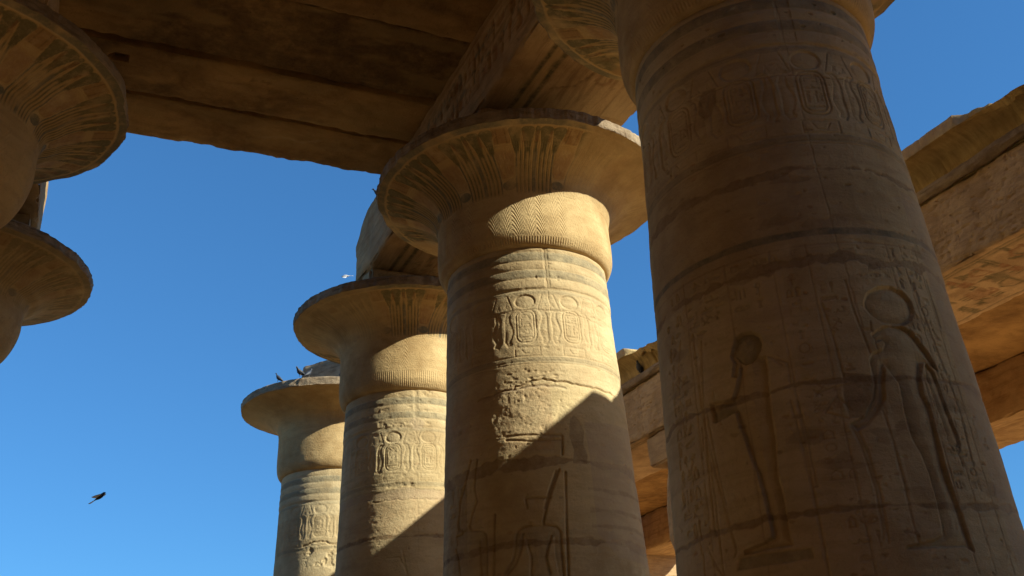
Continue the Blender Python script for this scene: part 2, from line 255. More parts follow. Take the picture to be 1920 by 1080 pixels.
# ------------------------------------------------------------------ stone blocks with worn edges
def axis(a, b, res):
    n = max(2, int(round((b - a) / res)) + 1); return np.linspace(a, b, n)
def block_mesh(name, x, y, z, res=.08, chip=.05, amp=.012, warp=None, deco=None, seed=0, bevel=.02):
    B = (x, y, z); res3 = (res,) * 3 if np.isscalar(res) else res; ax = [axis(*B[i], res3[i]) for i in range(3)]; Vs, Fs, Cs, off = [], [], [], 0
    for d in range(3):
        a, b = [i for i in range(3) if i != d]
        for s in (0, 1):
            U, Vv = np.meshgrid(ax[a], ax[b]); P = np.zeros(U.shape + (3,)); P[..., a] = U; P[..., b] = Vv; P[..., d] = B[d][s]; col = np.zeros(U.shape + (4,)); hh = np.zeros(U.shape)
            rough = 1.0
            if deco and (d, s) in deco:
                c = Canvas(ax[a], ax[b]); deco[(d, s)](c); col = c.c; hh = c.h; rough = c.rough
            di = np.stack([np.minimum(P[..., i] - B[i][0], B[i][1] - P[..., i]) for i in range(3)], -1); srt = np.sort(di, -1); e = srt[..., 1]
            n1 = fbm(P[..., 0] * 1.3, P[..., 1] * 1.3, P[..., 2] * 1.3, 4, seed + 5); n2 = fbm(P[..., 0] * 5, P[..., 1] * 5, P[..., 2] * 5, 3, seed + 11)
            am = chip * (np.clip(n1 * 1.6 - .1, 0, 1.4) + .35 * np.clip(n2 + .3, 0, 1)) + bevel
            Q = P.copy()
            for i in range(3):
                sg = np.where(P[..., i] < (B[i][0] + B[i][1]) / 2, 1, -1); w = np.exp(-di[..., i] / .05) * np.exp(-e / (.03 + chip * .6))
                Q[..., i] += sg * am * w
            nn = amp * fbm(P[..., 0] * 2.2, P[..., 1] * 2.2, P[..., 2] * 2.2, 4, seed + 21) + amp * .5 * n2
            Q[..., d] += (1 if s == 0 else -1) * (hh + nn * rough * np.exp(-.0 * e))
            if warp: Q = warp(Q)
            Vs.append(Q.reshape(-1, 3)); Cs.append(col.reshape(-1, 4)); Fs.append(grid_faces(len(ax[b]), len(ax[a]), off=off, flip=((s == 1) == (d == 1)))); off += U.size
    return mesh_np(name, np.concatenate(Vs), np.concatenate(Fs), np.concatenate(Cs), sharp=32)
def block(name, x, y, z, mat, parent=None, **k):
    """world box; the object's origin sits at the middle of its base (or in its parent's space)"""
    o = Vector(((x[0] + x[1]) / 2, (y[0] + y[1]) / 2, z[0])); me = block_mesh(name, x, y, z, **k)
    pl_ = Vector(parent.location) if parent is not None else Vector((0, 0, 0)); sh = pl_ if parent is not None else o
    me.transform(Matrix.Translation(-sh)); ob = link(name, me, mat, parent)
    if parent is None: ob.location = o
    return ob

# ------------------------------------------------------------------ the great columns
X0R, X0L, Y0, DY, HR, RC = 0.0, -9.147, 6.385, 6.197, 10.5, 2.534
RS, TAP = 1.3467, 0.0405
def theta_axis(face, half, fine, coarse):
    a = np.arange(face - half, face + half, fine); b = np.arange(face + half, face - half + 360 - coarse * .4, coarse)
    return np.concatenate([a, b])
def cartouche(c, u, z, first, dep, sw, rg):
    c.stroke([(u + a, z + b) for a, b in rrect(.155, .275, .11)], sw * 1.3, dep * 1.2)
    c.stroke([(u + a, z + b) for a, b in rrect(.115, .235, .08)], sw, dep)
    ks = [(2, -.09, .13, .09, .09), (5, .0, .05, .10, .14), (1, -.10, .0, .05, .13), (10, -.05, -.03, .11, .08), (4, -.10, -.15, .08, .10), (2, .01, -.13, .09, .08), (0, -.10, -.22, .20, .06)] if first else \
         [(10, -.09, .12, .17, .08), (11, -.09, .03, .17, .07), (12, -.10, -.13, .08, .15), (12, 0.0, -.13, .05, .15), (16, .04, -.12, .07, .12), (0, -.10, -.21, .20, .06)]
    for k, x, y, w, h in ks: glyph(c, k, u + x, z + y, w, h, sw * .8, dep * .8)
def rrect(a, b, r, n=5):
    P = []
    for cx, cy, t in ((a - r, b - r, 0), (-a + r, b - r, 90), (-a + r, -b + r, 180), (a - r, -b + r, 270)):
        for i in range(n + 1): P.append((cx + r * math.cos(math.radians(t + 90 * i / n)), cy + r * math.sin(math.radians(t + 90 * i / n))))
    return P + [P[0]]
def frieze(c, phase, dz, dep, sw, face, seed, ang=1.385):
    rg = np.random.default_rng(seed)
    for n in range(-6, 6):
        th = phase + 30 * n; rel = (th - face + 180) % 360 - 180; th = face + rel
        if abs(rel) > 100: continue
        u = math.radians(th) * ang; z = dz
        c.poly(ell(u, 7.905 + z, .165, .120, 26), dep * 2.0, .035, .22)
        c.stroke(ell(u, 7.905 + z, .165, .120, 26), sw, dep * .8)
        cartouche(c, u, 7.485 + z, n % 2 == 0, dep, sw, rg)
        c.poly([(u - .2, 7.15 + z), (u + .2, 7.15 + z), (u + .2, 7.11 + z), (u - .2, 7.11 + z)], dep * .7, .03)
        c.stroke([(u - .19, 7.13 + z), (u - .19, 6.99 + z), (u + .19, 6.99 + z), (u + .19, 7.13 + z)], sw, dep * .8)
        c.stroke([(u - .09, 7.10 + z), (u - .05, 7.03 + z), (u + .05, 7.03 + z), (u + .09, 7.10 + z)], sw, dep * .7)
        for s in (-1, 1):
            g_ = [(u + s * a, b + z) for a, b in ((.19, 7.76), (.25, 7.70), (.255, 7.60), (.22, 7.50), (.20, 7.40), (.225, 7.31), (.255, 7.25), (.23, 7.19), (.30, 7.16), (.345, 7.24), (.335, 7.42), (.345, 7.62), (.315, 7.72), (.27, 7.76))]
            c.poly(g_, dep * 1.3, .03, .15); c.stroke(g_, sw * .9, dep * .8)
            c.stroke([(u + s * .20, 7.78 + z), (u + s * .24, 7.90 + z), (u + s * .28, 8.02 + z)], sw, dep * .8)
            c.stroke([(u + s * .29, 7.80 + z), (u + s * .31, 7.86 + z), (u + s * .33, 7.80 + z)], sw, dep * .6)
def shaft_bands(c, zb, dz, top=8.784):
    Z = c.v[:, None]; e = [zb, 8.784 + dz, 8.619 + dz, 8.466 + dz, 8.304 + dz, 8.134 + dz]; off = np.zeros_like(c.h)
    for a, b in zip(e[1:], e[:-1]):
        t = np.clip((Z - a) / (b - a), 0, 1); off += np.where((Z >= a) & (Z < b), .016 * np.sqrt(np.clip(4 * t * (1 - t), 0, 1)) - .004, 0)
    t = np.clip((Z - (8.02 + dz)) / .11, 0, 1); off += np.where((Z >= 8.02 + dz) & (Z < 8.134 + dz), -.012 * (t > .55), 0)
    c.h -= off
    for i, col, al in ((1, BLUE, .62), (3, BLUE, .55), (0, OCHRE, .2)): c.band(e[i + 1] + .01, e[i] - .01, col, al, .004, i)
    c.band(8.03 + dz, 8.10 + dz, BLUE, .30, .01, 7)
    for z in (6.98, 6.90, 6.86): c.band(z + dz - .007, z + dz + .007, None, 0, .002, int(z * 9), dep=.009)
    c.band(6.88 + dz, 6.97 + dz, BLUE, .35, .006, 3)
def pits(c, n, u0, u1, v0, v1, seed, dmax=.02, rmax=.04):
    rg = np.random.default_rng(seed)
    for _ in range(n):
        u, v = rg.uniform(u0, u1), rg.uniform(v0, v1); r = rmax * rg.uniform(.25, 1) ** 2; b = c.box(u - r * 2.5, u + r * 2.5, v - r * 1.5, v + r * 1.5)
        if b is None: continue
        sl, U, V = b; D = np.hypot((U - u) / rg.uniform(.8, 2.2), V - v) / r; c.h[sl] = np.maximum(c.h[sl], dmax * rg.uniform(.4, 1) * sm(1.3 - D))
def specks(c, n, u0, u1, v0, v1, seed, al=.55, r1=.028):
    rg = np.random.default_rng(seed)
    for _ in range(n):
        u, v = rg.uniform(u0, u1), rg.uniform(v0, v1); r = r1 * rg.uniform(.3, 1) ** 1.5; w = rg.uniform(1, 2.2)
        c.poly([(u + r * w * math.cos(q) * rg.uniform(.6, 1.2), v + r * math.sin(q) * rg.uniform(.6, 1.2)) for q in np.linspace(0, 5.6, 8)], .008 * rg.uniform(.3, 1.5), .02, .7, (DARK, MORTAR, RED)[int(rg.integers(3))], al * rg.uniform(.5, 1))
def crack(c, pts, dep=.012, w=.012, jit=.015, seed=0, col=MORTAR, al=.4):
    P = []; rg = np.random.default_rng(seed)
    for (a, b), (d, e) in zip(pts[:-1], pts[1:]):
        n = max(2, int(math.hypot(d - a, e - b) / .06))
        for i in range(n): t = i / n; P.append((a + (d - a) * t + rg.uniform(-1, 1) * jit, b + (e - b) * t + rg.uniform(-1, 1) * jit))
    P.append(pts[-1]); c.stroke(P, w, dep, col, al)

def scar(c, u0, u1, v0, v1, dep, seed):
    b = c.box(u0, u1, v0, v1)
    if b is None: return
    sl, U, V = b; e = sm(np.minimum(np.minimum(U - u0, u1 - U) / .2, np.minimum(V - v0, v1 - V) / .1)); n = fbm(U * 7, V * 7, 0, 5, seed, .6); m = sm((fbm(U * 1.8, V * 1.8, 4, 4, seed + 1) + .15) / .3)
    c.h[sl] = np.maximum(c.h[sl], dep * e * m * (.55 * sm((n - .05) / .10) + .45 * sm((n + .35) / .10)) + np.clip(dep * .25 * fbm(U * 22, V * 22, 0, 3, seed + 5), -.004, .01) * e * m)
def decorate_r1(c, A):
    sc = lambda L: [(math.radians(t) * A, z) for t, z in L]; U = lambda t: math.radians(t) * A
    # register of figures: god, goddess, lines of text
    c.band(5.80, 5.875, BLUE, .75, .006, 4, dep=.004); c.band(5.70, 5.715, MORTAR, .35, .004, 5, dep=.004)
    for i, (a, b) in enumerate(((172, 186), (188, 203), (206, 224), (227, 240), (243, 262), (264, 280))): text_block(c, U(a), U(b), 5.56, 5.69, .14, .12, 50 + i, .007, .009, BLUE, .18)
    text_block(c, U(184), U(203), 4.93, 5.47, .16, .15, 3, .008, .010, BLUE, .22); text_block(c, U(205), U(220), 5.0, 5.45, .17, .16, 4, .007, .010, GREEN, .25)
    text_block(c, U(168), U(182), 3.1, 5.47, .15, .18, 5, .009, .011, BLUE, .18)
    text_block(c, U(224), U(233), 4.45, 5.45, .15, .16, 6, .006, .010, BROWN, .3); text_block(c, U(235), U(243), 4.7, 5.45, .16, .16, 16, .006, .010, BROWN, .3)
    text_block(c, U(226), U(236), 3.35, 4.35, .15, .15, 7, .005, .010, BROWN, .28); text_block(c, U(229), U(240), 2.6, 3.22, .16, .2, 8, .006, .010, BROWN, .25)
    text_block(c, U(265.5), U(270.5), 3.3, 5.5, .10, .13, 9, .007, .009, BLUE, .15); text_block(c, U(272), U(279), 3.3, 5.5, .13, .14, 10, .007, .009, BLUE, .15)
    text_block(c, U(254), U(264), 5.3, 5.5, .13, .11, 19, .006, .009, BLUE, .2)
    for t in (183.5, 204, 221.5, 234, 264.6, 271.3, 280): c.stroke([(U(t), 5.72), (U(t + .3), 4.6), (U(t + .1), 2.7)], .011, .006, MORTAR, .25)
    c.poly(sc(TR['god']), .055, .05, .12, BROWN, .12); c.poly(sc(TR['cap']), .055, .05, .2, BLUE, .62); c.poly(sc(TR['forearm']), .028, .04, .2, BLUE, .5); c.poly(sc(TR['plinth']), .016, .04, .3, BLUE, .55)
    for L in TR['godlines']: c.stroke(sc(L), .013, .008, MORTAR, .22)
    c.poly(sc(TR['lion']), .048, .06, .12, BLUE, .14); c.poly(sc(TR['disc']), .045, .05, .2, BLUE, .12); c.stroke(sc(TR['disc'] + TR['disc'][:1]), .018, .030); c.poly(sc(TR['arm']), .038, .04, .15)
    for k_, al_ in (('lion', .28), ('arm', .28), ('god', .12)): c.stroke(sc(TR[k_] + TR[k_][:1]), .010, .028, MORTAR, al_)  # outlines tinted darker so the figures read clearly
    rg = np.random.default_rng(8)
    for i in range(26):
        u_, v_ = rg.uniform(U(168), U(286)), rg.uniform(2.7, 7.0); c.poly([(u_ + rg.uniform(.06, .30) * math.cos(q), v_ + rg.uniform(.03, .12) * math.sin(q)) for q in np.linspace(0, 6.0, 11)], .004, .03, .8, (MORTAR, PLASTER, DARK)[i % 3], .3)
    for i, L in enumerate(TR['lionlines']): c.stroke(sc(L), .015, .018 if i < 3 else .010, MORTAR, .18)
    for L in TR['r1left']: c.stroke(sc(L), .014, .010, MORTAR, .15)
    # mortar joints and repairs
    c.band(6.52, 6.585, MORTAR, .62, .045, 21, dep=.004, rough=.2); c.band(5.49, 5.56, MORTAR, .6, .055, 22, dep=.005, rough=.2); c.band(4.345, 4.385, MORTAR, .65, .032, 23, dep=.006, rough=.2); c.band(3.23, 3.275, MORTAR, .65, .03, 24, dep=.006)
    for P in TR['patch1']: c.poly([(a + .03 * math.sin(9 * b), b + .03 * math.sin(11 * a)) for a, b in sc(P)], .006, .02, .9, MORTAR, .62, rough=.2)
    crack(c, [(U(244), 8.7), (U(244.3), 7.4), (U(244.8), 6.4), (U(246), 5.6), (U(247.5), 4.6), (U(248), 3.0)], .006, .009, .008, 1, MORTAR, .22)
    crack(c, [(U(198), 7.76), (U(214), 7.72), (U(232), 7.70), (U(262), 7.67), (U(280), 7.7)], .010, .012, .012, 2)
    c.poly([(U(283.5), 2), (U(283.5), 5.9), (U(281), 6.0), (U(282), 6.4), (U(320), 6.5), (U(320), 2)], 0, .1, 1, PLASTER, .55, rough=.35)
    pits(c, 190, U(170), U(290), 2.6, 8.0, 31, .013, .028); specks(c, 330, U(160), U(295), 2.6, 8.7, 32); crack(c, [(U(196), 6.9), (U(205), 6.82), (U(212), 6.85)], .006, .01, .01, 71); crack(c, [(U(250), 4.9), (U(251), 4.4)], .01, .01, .01, 72)
def decorate_r2(c, A):
    sc = lambda L: [(math.radians(t) * A, z) for t, z in L]; U = lambda t: math.radians(t) * A
    for P in TR['r2body']: c.poly(sc(P), .020, .05, .3, BLUE, .22)
    for L in TR['r2fig']: c.stroke(sc(L), .024, .030, MORTAR, .38)
    text_block(c, U(236), U(258), 5.44, 5.68, .15, .13, 12, .010, .013)
    for yy in (5.72, 5.40): c.band(yy, yy + .012, None, 0, .002, 2, dep=.008, u0=U(180), u1=U(262))
    text_block(c, U(180), U(212), 4.3, 5.2, .2, .2, 14, .008, .013)
    c.band(5.25, 5.40, MORTAR, .65, .05, 31, dep=.006, rough=.2); c.band(4.14, 4.24, MORTAR, .7, .035, 32, dep=.006, rough=.3)
    c.poly([(U(262), 5.3), (U(263.5), 5.5), (U(261.5), 5.7), (U(263), 5.98), (U(266), 6.05), (U(269), 5.95), (U(271.5), 5.8), (U(270), 5.6), (U(272), 5.45), (U(271), 5.3)], .004, .02, 1, MORTAR, .6, rough=.2)
    c.poly([(U(273), 4.3), (U(273), 5.25), (U(272), 5.95), (U(340), 6.1), (U(340), 3.9), (U(285), 4.0)], 0, .1, 1, PLASTER, .6, rough=.3)
    for i, zz in enumerate((4.92, 4.62, 4.40)): c.band(zz, zz + .05, MORTAR, .35, .02, 60 + i, u0=U(270), u1=U(340))
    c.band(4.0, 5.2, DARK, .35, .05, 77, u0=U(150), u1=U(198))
    crack(c, [(U(208), 6.42), (U(228), 6.46), (U(246), 6.60), (U(262), 6.55), (U(300), 6.50)], .026, .020, .02, 3, MORTAR, .5); crack(c, [(U(212), 6.38), (U(240), 6.50), (U(262), 6.46)], .014, .03, .02, 33, PLASTER, .5)
    crack(c, [(U(256), 8.85), (U(256.5), 8.1), (U(257.5), 7.7)], .011, .010, .012, 4, MORTAR, .3)
    crack(c, [(U(215), 7.72), (U(236), 7.77), (U(262), 7.74), (U(275), 7.70), (U(300), 7.66)], .014, .013, .012, 5)
    pits(c, 150, U(214), U(264), 5.5, 6.55, 41, .014, .026); scar(c, U(212), U(264), 5.45, 6.5, .015, 44); pits(c, 160, U(200), U(310), 4.3, 8.0, 42, .012, .028); specks(c, 160, U(170), U(320), 3.8, 8.7, 45, .4); pits(c, 50, U(228), U(262), 6.5, 6.75, 43, .015, .03)
def decorate_r3(c, A):
    U = lambda t: math.radians(t) * A
    c.band(6.30, 6.50, PLASTER, .5, .03, 51, dep=.010, rough=.1); c.band(5.50, 5.58, MORTAR, .8, .03, 52, dep=.008, rough=.3)
    c.poly(ell(U(258.5), 7.86, .16, .15), -.0, .1, 1, PLASTER, .5, rough=.1); scar(c, U(225), U(262), 7.7, 7.95, .02, 53); scar(c, U(228), U(262), 6.48, 6.7, .035, 54); pits(c, 160, U(215), U(275), 5.3, 8.6, 55, .014, .035); specks(c, 90, U(190), U(290), 4.6, 8.4, 59, .4, .035); scar(c, U(240), U(258), 7.32, 7.5, .03, 56)
    crack(c, [(U(258), 8.6), (U(258.5), 7.2), (U(258.2), 5.2)], .007, .012, .012, 57, MORTAR, .2); crack(c, [(U(222), 6.28), (U(275), 6.30)], .016, .02, .02, 58)
    for L in ([(U(228), 5.0), (U(234), 5.15), (U(244), 5.15), (U(249), 4.9)], [(U(246), 5.3), (U(252), 4.5)]): c.stroke(L, .02, .012)
def decorate_r4(c, A):
    U = lambda t: math.radians(t) * A
    pits(c, 90, U(228), U(275), 6.0, 7.3, 63, .015, .035); scar(c, U(225), U(275), 6.0, 6.7, .03, 66); crack(c, [(U(225), 6.62), (U(240), 6.72), (U(270), 6.6)], .03, .03, .03, 64); c.band(5.4, 5.5, MORTAR, .5, .03, 65, dep=.006)

def cap_profile(zb, slim=False):
    if slim: k = [(zb, .98), (zb + .02, 1.03), (zb + .10, 1.12), (zb + .22, 1.22), (zb + .40, 1.31), (zb + .58, 1.37), (zb + .78, 1.405), (9.62, 1.405), (9.85, 1.42), (9.98, 1.47)]
    else: k = [(zb, 1.33), (zb + .006, 1.365), (zb + .04, 1.415), (zb + .10, 1.455), (zb + .19, 1.488), (zb + .32, 1.50), (zb + .5, 1.50), (9.62, 1.49), (9.82, 1.50), (9.97, 1.54)]
    k += [(10.09, 1.62), (10.19, 1.74), (10.27, 1.87), (10.335, 2.01), (10.39, 2.16), (10.435, 2.30), (10.475, 2.43), (10.50, 2.534)]
    Z = np.array([p[0] for p in k]); R = np.array([p[1] for p in k]); s = np.concatenate([[0], np.cumsum(np.hypot(np.diff(Z), np.diff(R)))]); return s, Z, R
def decorate_cap(c, s_tot, s_of_z, phase, per, amount, seed, wA, rA):
    """c.u is the angle in degrees times 0.03, c.v is the length along the bell; rA: radius along c.v"""
    K = .03; TH = (c.u / K)[None, :]; Sv = c.v[:, None]; rem = s_tot - Sv
    ph = (TH - phase + 180 * 7) % per - per / 2 + 0.0; ph = ((TH - phase) / per - np.round((TH - phase) / per)) * per       # -per/2 .. per/2
    a = np.abs(ph); RR = rA[:, None]; am = amount[None, :] if isinstance(amount, np.ndarray) else amount
    br = sm(.95 + .7 * fbm(TH * .12, Sv * 2.5, 0, 4, seed)) * am
    def put(mask, col, al):
        m = np.clip(mask, 0, 1) * al * br; a0 = c.c[..., 3]; A_ = m + a0 * (1 - m); w = np.where(A_ > 1e-6, m / np.maximum(A_, 1e-6), 0)[..., None]; c.c[..., :3] = c.c[..., :3] * (1 - w) + np.array(col) * w; c.c[..., 3] = A_
    def dent(mask, d): c.h[:] = np.maximum(c.h, np.clip(mask, 0, 1) * d * np.maximum(am, .25))
    w_ = a * np.pi / 180 * RR                                  # metres across from the panel centre
    up = sm((Sv - s_of_z(9.75)) / .1)
    # cartouche panel with its bowl
    half = .095 + .085 * sm((Sv - s_of_z(9.9)) / .8); lo, hi = s_of_z(10.02), s_tot - .50
    q = np.maximum(np.abs(w_) / half, np.abs(Sv - (lo + hi) / 2) / ((hi - lo) / 2)); corner = (np.abs(w_ / half) ** 5 + np.abs((Sv - (lo + hi) / 2) / ((hi - lo) / 2)) ** 8) ** .2
    put(sm((1 - corner) / .08), RED, .50); ring = sm(1 - np.abs(corner - 1.03) / .10); put(ring, OCHRE, .7); dent(sm(1 - np.abs(corner - 1.0) / .05), .009)
    gl = fbm(TH * .9, Sv * 11, 1, 2, seed + 3); put(sm((1 - corner) / .2) * sm((gl - .25) / .2), OCHRE, .5); dent(sm((.8 - corner) / .2) * sm((np.abs(gl) - .5) / .1), .004)
    bowl = (w_ / (half * 1.15)) ** 2 + ((Sv - (lo - .11)) / .075) ** 2; put(sm((1.15 - bowl) / .3), BLUE, .8)
    crown = (w_ / (half * .7)) ** 2 + ((Sv - (hi + .12)) / .09) ** 2; put(sm((1.1 - crown) / .3), RED, .7); dent(sm(1 - np.abs(crown - 1) / .3), .006)
    # stems that fan out of the neck on both sides of the panel
    t = (a - (half / RR * 180 / np.pi + .5)) / (per / 2 - (half / RR * 180 / np.pi + .5)); inz = (t > 0) * up * sm((s_tot - .42 - Sv) / .05)
    for c0, w0, col, al in ((.05, .045, BLUE, .8), (.16, .04, OCHRE, .8), (.27, .05, GREEN, .8), (.38, .045, OCHRE, .8), (.50, .055, GREEN, .8), (.61, .045, OCHRE, .8), (.72, .05, GREEN, .8), (.83, .04, OCHRE, .8), (.95, .06, BLUE, .8)):
        mk = sm(1.5 - np.abs(t - c0) / w0) * inz; put(mk, col, al); dent(sm(1 - np.abs(np.abs(t - c0) - w0) / .03) * inz, .009)
    # open umbels: the stems spread into dark lobes with ochre leaves between, near the rim; a dark band runs on from the panel
    def lobe(c0, hw0):
        wl = np.abs(a - c0) * np.pi / 180 * RR; q = np.clip((rem - .22) / .46, 0, 1); wd = hw0 * np.pi / 180 * 2.3 * (1 - .74 * q ** .8); rnd = np.clip((.24 - rem) / .10, 0, 1) ** 2
        return (wl / wd) ** 2 + rnd
    zo = sm((rem - .13) / .02) * sm((.66 - rem) / .10) * up; put(zo, OCHRE, .85)
    for c0, h0 in ((5.9, 3.0), (11.2, 3.1), (15.0, 1.1)):
        b_ = lobe(c0 * per / 30, h0 * per / 30); put(sm((1 - b_) / .22) * sm((.70 - rem) / .08) * up, GREEN, .85); dent(sm(1 - np.abs(b_ - 1) / .18) * sm((.68 - rem) / .05) * sm((rem - .14) / .02), .009)
    for c0 in (9.25, 14.9):
        wl = np.abs(a - c0 * per / 30) * np.pi / 180 * RR; put(sm(1.2 - wl / (.018 + .10 * np.clip(rem - .2, 0, 1))) * sm((.50 - rem) / .06) * sm((rem - .22) / .04), RED, .55)
    bandm = sm((half * .8 - np.abs(w_)) / .02) * sm((s_tot - .47 - hi + .0 + 0 * Sv + 1) / 1) * sm((Sv - hi - .02) / .03) * sm((rem - .14) / .02); put(bandm, BROWN, .6); put(sm(1 - np.abs(np.abs(w_) - half * .4) / .02) * bandm, DARK, .5); dent(sm(1 - np.abs(np.abs(w_) - half * .8) / .015) * (Sv > hi) * (rem > .14), .007)
    put(sm((.125 - rem) / .02), BLUE, .75); put(sm(1 - np.abs(rem - .145) / .02), OCHRE, .9); dent(sm(1 - np.abs(rem - .128) / .01), .006)
    # sepals engraved low on the bell: nested pointed leaves above, upright grooves below
    zz = Sv; f = per / 2; b2 = np.abs(((TH - phase) / f - np.round((TH - phase) / f)) * f) * np.pi / 180 * 1.47
    lowz = sm((zz - s_of_z(9.0)) / .06) * sm((s_of_z(9.93) - zz) / .05); val = (zz + 9.0 * b2 ** 2 + 1.0 * b2) / .085; g1 = np.abs(val - np.round(val)); c.h[:] = np.maximum(c.h, lowz * .0075 * sm(1 - g1 / .27) * (.55 + .45 * sm(.5 + fbm(TH * .2, Sv * 4, 3, 3, seed + 8))) * (.35 + .65 * am))
    val = TH / 1.7; g2 = np.abs(val - np.round(val)); lw = sm((s_of_z(9.02) - zz) / .05) * sm((zz - .08) / .05); c.h[:] = np.maximum(c.h, lw * .009 * sm(1 - g2 / .32) * (.3 + .7 * am))
    c.h[:] = np.maximum(c.h, .007 * sm(1 - np.abs(zz - s_of_z(9.76)) / .012) * (sm(.6 + fbm(TH * .05, 0, 0, 2, seed)) > .3))

def column(x, k, face, fine, zlo, label, phase, zb, dz, deco=None, dep=.012, sw=.013, cap_amt=1.0, cap_per=30.0, abacus=None, seed=1, cap_phase=None, half=92, zres=.011, slim=False, cres=None, cth=None, wear=.45):
    y = Y0 + k * DY; x = x - (.14 if (x < -5 and k == 2) else 0); root = thing('papyrus_column', (x, y, 0), label, 'column', 'open papyrus columns of the hall')
    th = theta_axis(face, half, fine, 5.0); A = 1.42; nvis = int(np.sum(th < face + half - 1e-6))
    zz = np.unique(np.round(np.concatenate([np.arange(0.25, zlo, .12), np.arange(zlo, zb, zres), [zb + .03]]), 4))
    c = Canvas(np.radians(th) * A, zz)
    rg_ = np.random.default_rng(seed + 300); jz = [.2, 1.1, 2.15, 3.25, 4.36, 5.5, 6.54 + dz * .3, 7.74 + dz, zb + .05]      # each drum is two halves of slightly different stone
    for a_, b_ in zip(jz[:-1], jz[1:]):
        o_ = rg_.uniform(0, 180); ed = [face - 110] + sorted([face - 110 + (o_ + q) % 220 for q in (0, 110)]) + [face + 110]
        for e0, e1 in zip(ed[:-1], ed[1:]):
            c.band(a_, b_, [(.62, .50, .30), (.50, .30, .14), (.42, .30, .16), (.58, .42, .19), (.36, .22, .10)][int(rg_.integers(5))], rg_.uniform(.12, .42), .01, int(rg_.integers(99)), u0=math.radians(e0) * A, u1=math.radians(e1) * A)
    frieze(c, phase, dz, dep, sw, face, seed, A); shaft_bands(c, zb, dz)
    if deco: deco(c, A)
    # low foot of the shaft: narrow under the triangular sheathing leaves
    TH, Z = np.meshgrid(np.radians(th), zz); R = RS + TAP * (8.758 - Z); R = (R - (.36 if slim else 0)) * (1 - .10 * sm((1.3 - Z) / 1.3))
    cx, cy = np.cos(TH), np.sin(TH); px, py = cx * 1.4, cy * 1.4
    nz = .0085 * fbm(px * 1.1, py * 1.1, Z * 1.3, 3, seed) + .0035 * fbm(px * 6, py * 6, Z * 9, 3, seed + 4) * c.rough
    hh = c.h * (wear + (1 - wear) * sm(.75 + 1.2 * fbm(px * 1.7, py * 1.7, Z * 1.7, 3, seed + 6)))
    R = R + nz - np.clip(hh, -1, .08); V = np.stack([R * cx, R * cy, Z], -1).reshape(-1, 3)
    sh = link('shaft', mesh_np('shaft', V, grid_faces(len(zz), len(th), True), c.c.reshape(-1, 4)), M_SHAFT, root)
    # capital
    s, Zp, Rp = cap_profile(zb, slim); st = s[-1]; sv = np.arange(0, st, cres or max(.012, zres)); sv = np.append(sv, st)
    # a smooth curve through the profile points
    def curve(q):
        i = np.clip(np.searchsorted(s, q) - 1, 0, len(s) - 2); h = s[i + 1] - s[i]; t = (q - s[i]) / h; out = []
        for P in (Zp, Rp):
            m = np.gradient(P, s); out.append((2 * t**3 - 3 * t**2 + 1) * P[i] + (t**3 - 2 * t**2 + t) * h * m[i] + (-2 * t**3 + 3 * t**2) * P[i + 1] + (t**3 - t**2) * h * m[i + 1])
        return out
    zc, rc = curve(sv); s_of_z = lambda z_: float(np.interp(z_, Zp, s)); cf = cth or max(.32, fine * (.72 if cres else 1)); thc = theta_axis(face, half + 25, cf, 3.0)
    c2 = Canvas(thc * .03, sv); amt = cap_amt(thc) if callable(cap_amt) else np.full(len(thc), float(cap_amt))
    decorate_cap(c2, st, s_of_z, (phase - 4.5) if cap_phase is None else cap_phase, cap_per, amt, seed + 40, None, rc)
    T2, S2 = np.meshgrid(np.radians(thc), sv); dzs = np.gradient(zc, sv); drs = np.gradient(rc, sv); ln = np.hypot(dzs, drs); nr, nzv = dzs / ln, -drs / ln
    hh = c2.h - .006 * fbm(np.cos(T2) * 2, np.sin(T2) * 2, S2 * 1.6, 4, seed + 50)
    wear = sm((S2 - st + .25) / .25) * (.012 * fbm(np.cos(T2) * 14, np.sin(T2) * 14, 0 * S2, 4, seed + 51) + .045 * np.clip(fbm(np.cos(T2) * 5, np.sin(T2) * 5, 0 * S2, 3, seed + 52) - .45, 0, 1) * -1)
    RR = rc[:, None] + wear - hh * nr[:, None]; ZZ = zc[:, None] - hh * nzv[:, None]
    V1 = np.stack([RR * np.cos(T2), RR * np.sin(T2), ZZ], -1)
    link('capital', mesh_np('capital', V1.reshape(-1, 3), grid_faces(len(sv), len(thc), True), c2.c.reshape(-1, 4)), M_CAP, root)
    # rough vertical rim and flat top of the bell
    edge = RR[-1]; rows = []; T1 = np.radians(thc); rr0 = [(0, .0), (.006, .004), (.03, .010), (.06, .008), (.09, .012), (.12, .010), (.15, .008), (.18, .012), (.20, .0), (.215, -.03), (.222, -.2), (.224, -1.1)]
    for i, (dz_, dr_) in enumerate(rr0):
        n_ = .014 * fbm(np.cos(T1) * 30, np.sin(T1) * 30, dz_ * 12, 3, seed + 60) + .012 * fbm(np.cos(T1) * 7, np.sin(T1) * 7, dz_ * 6, 3, seed + 61) if 0 < i < 9 else 0
        n2_ = .008 * fbm(np.cos(T1) * 6, np.sin(T1) * 6, 2, 3, seed + 62) if 6 < i < 10 else 0
        r_ = edge + dr_ + n_; rows.append(np.stack([r_ * np.cos(T1), r_ * np.sin(T1), np.full(len(T1), HR) + dz_ + n2_], -1))
    link('rim', mesh_np('rim', np.stack(rows).reshape(-1, 3), grid_faces(len(rows), len(thc), True)), M_RIM, root)
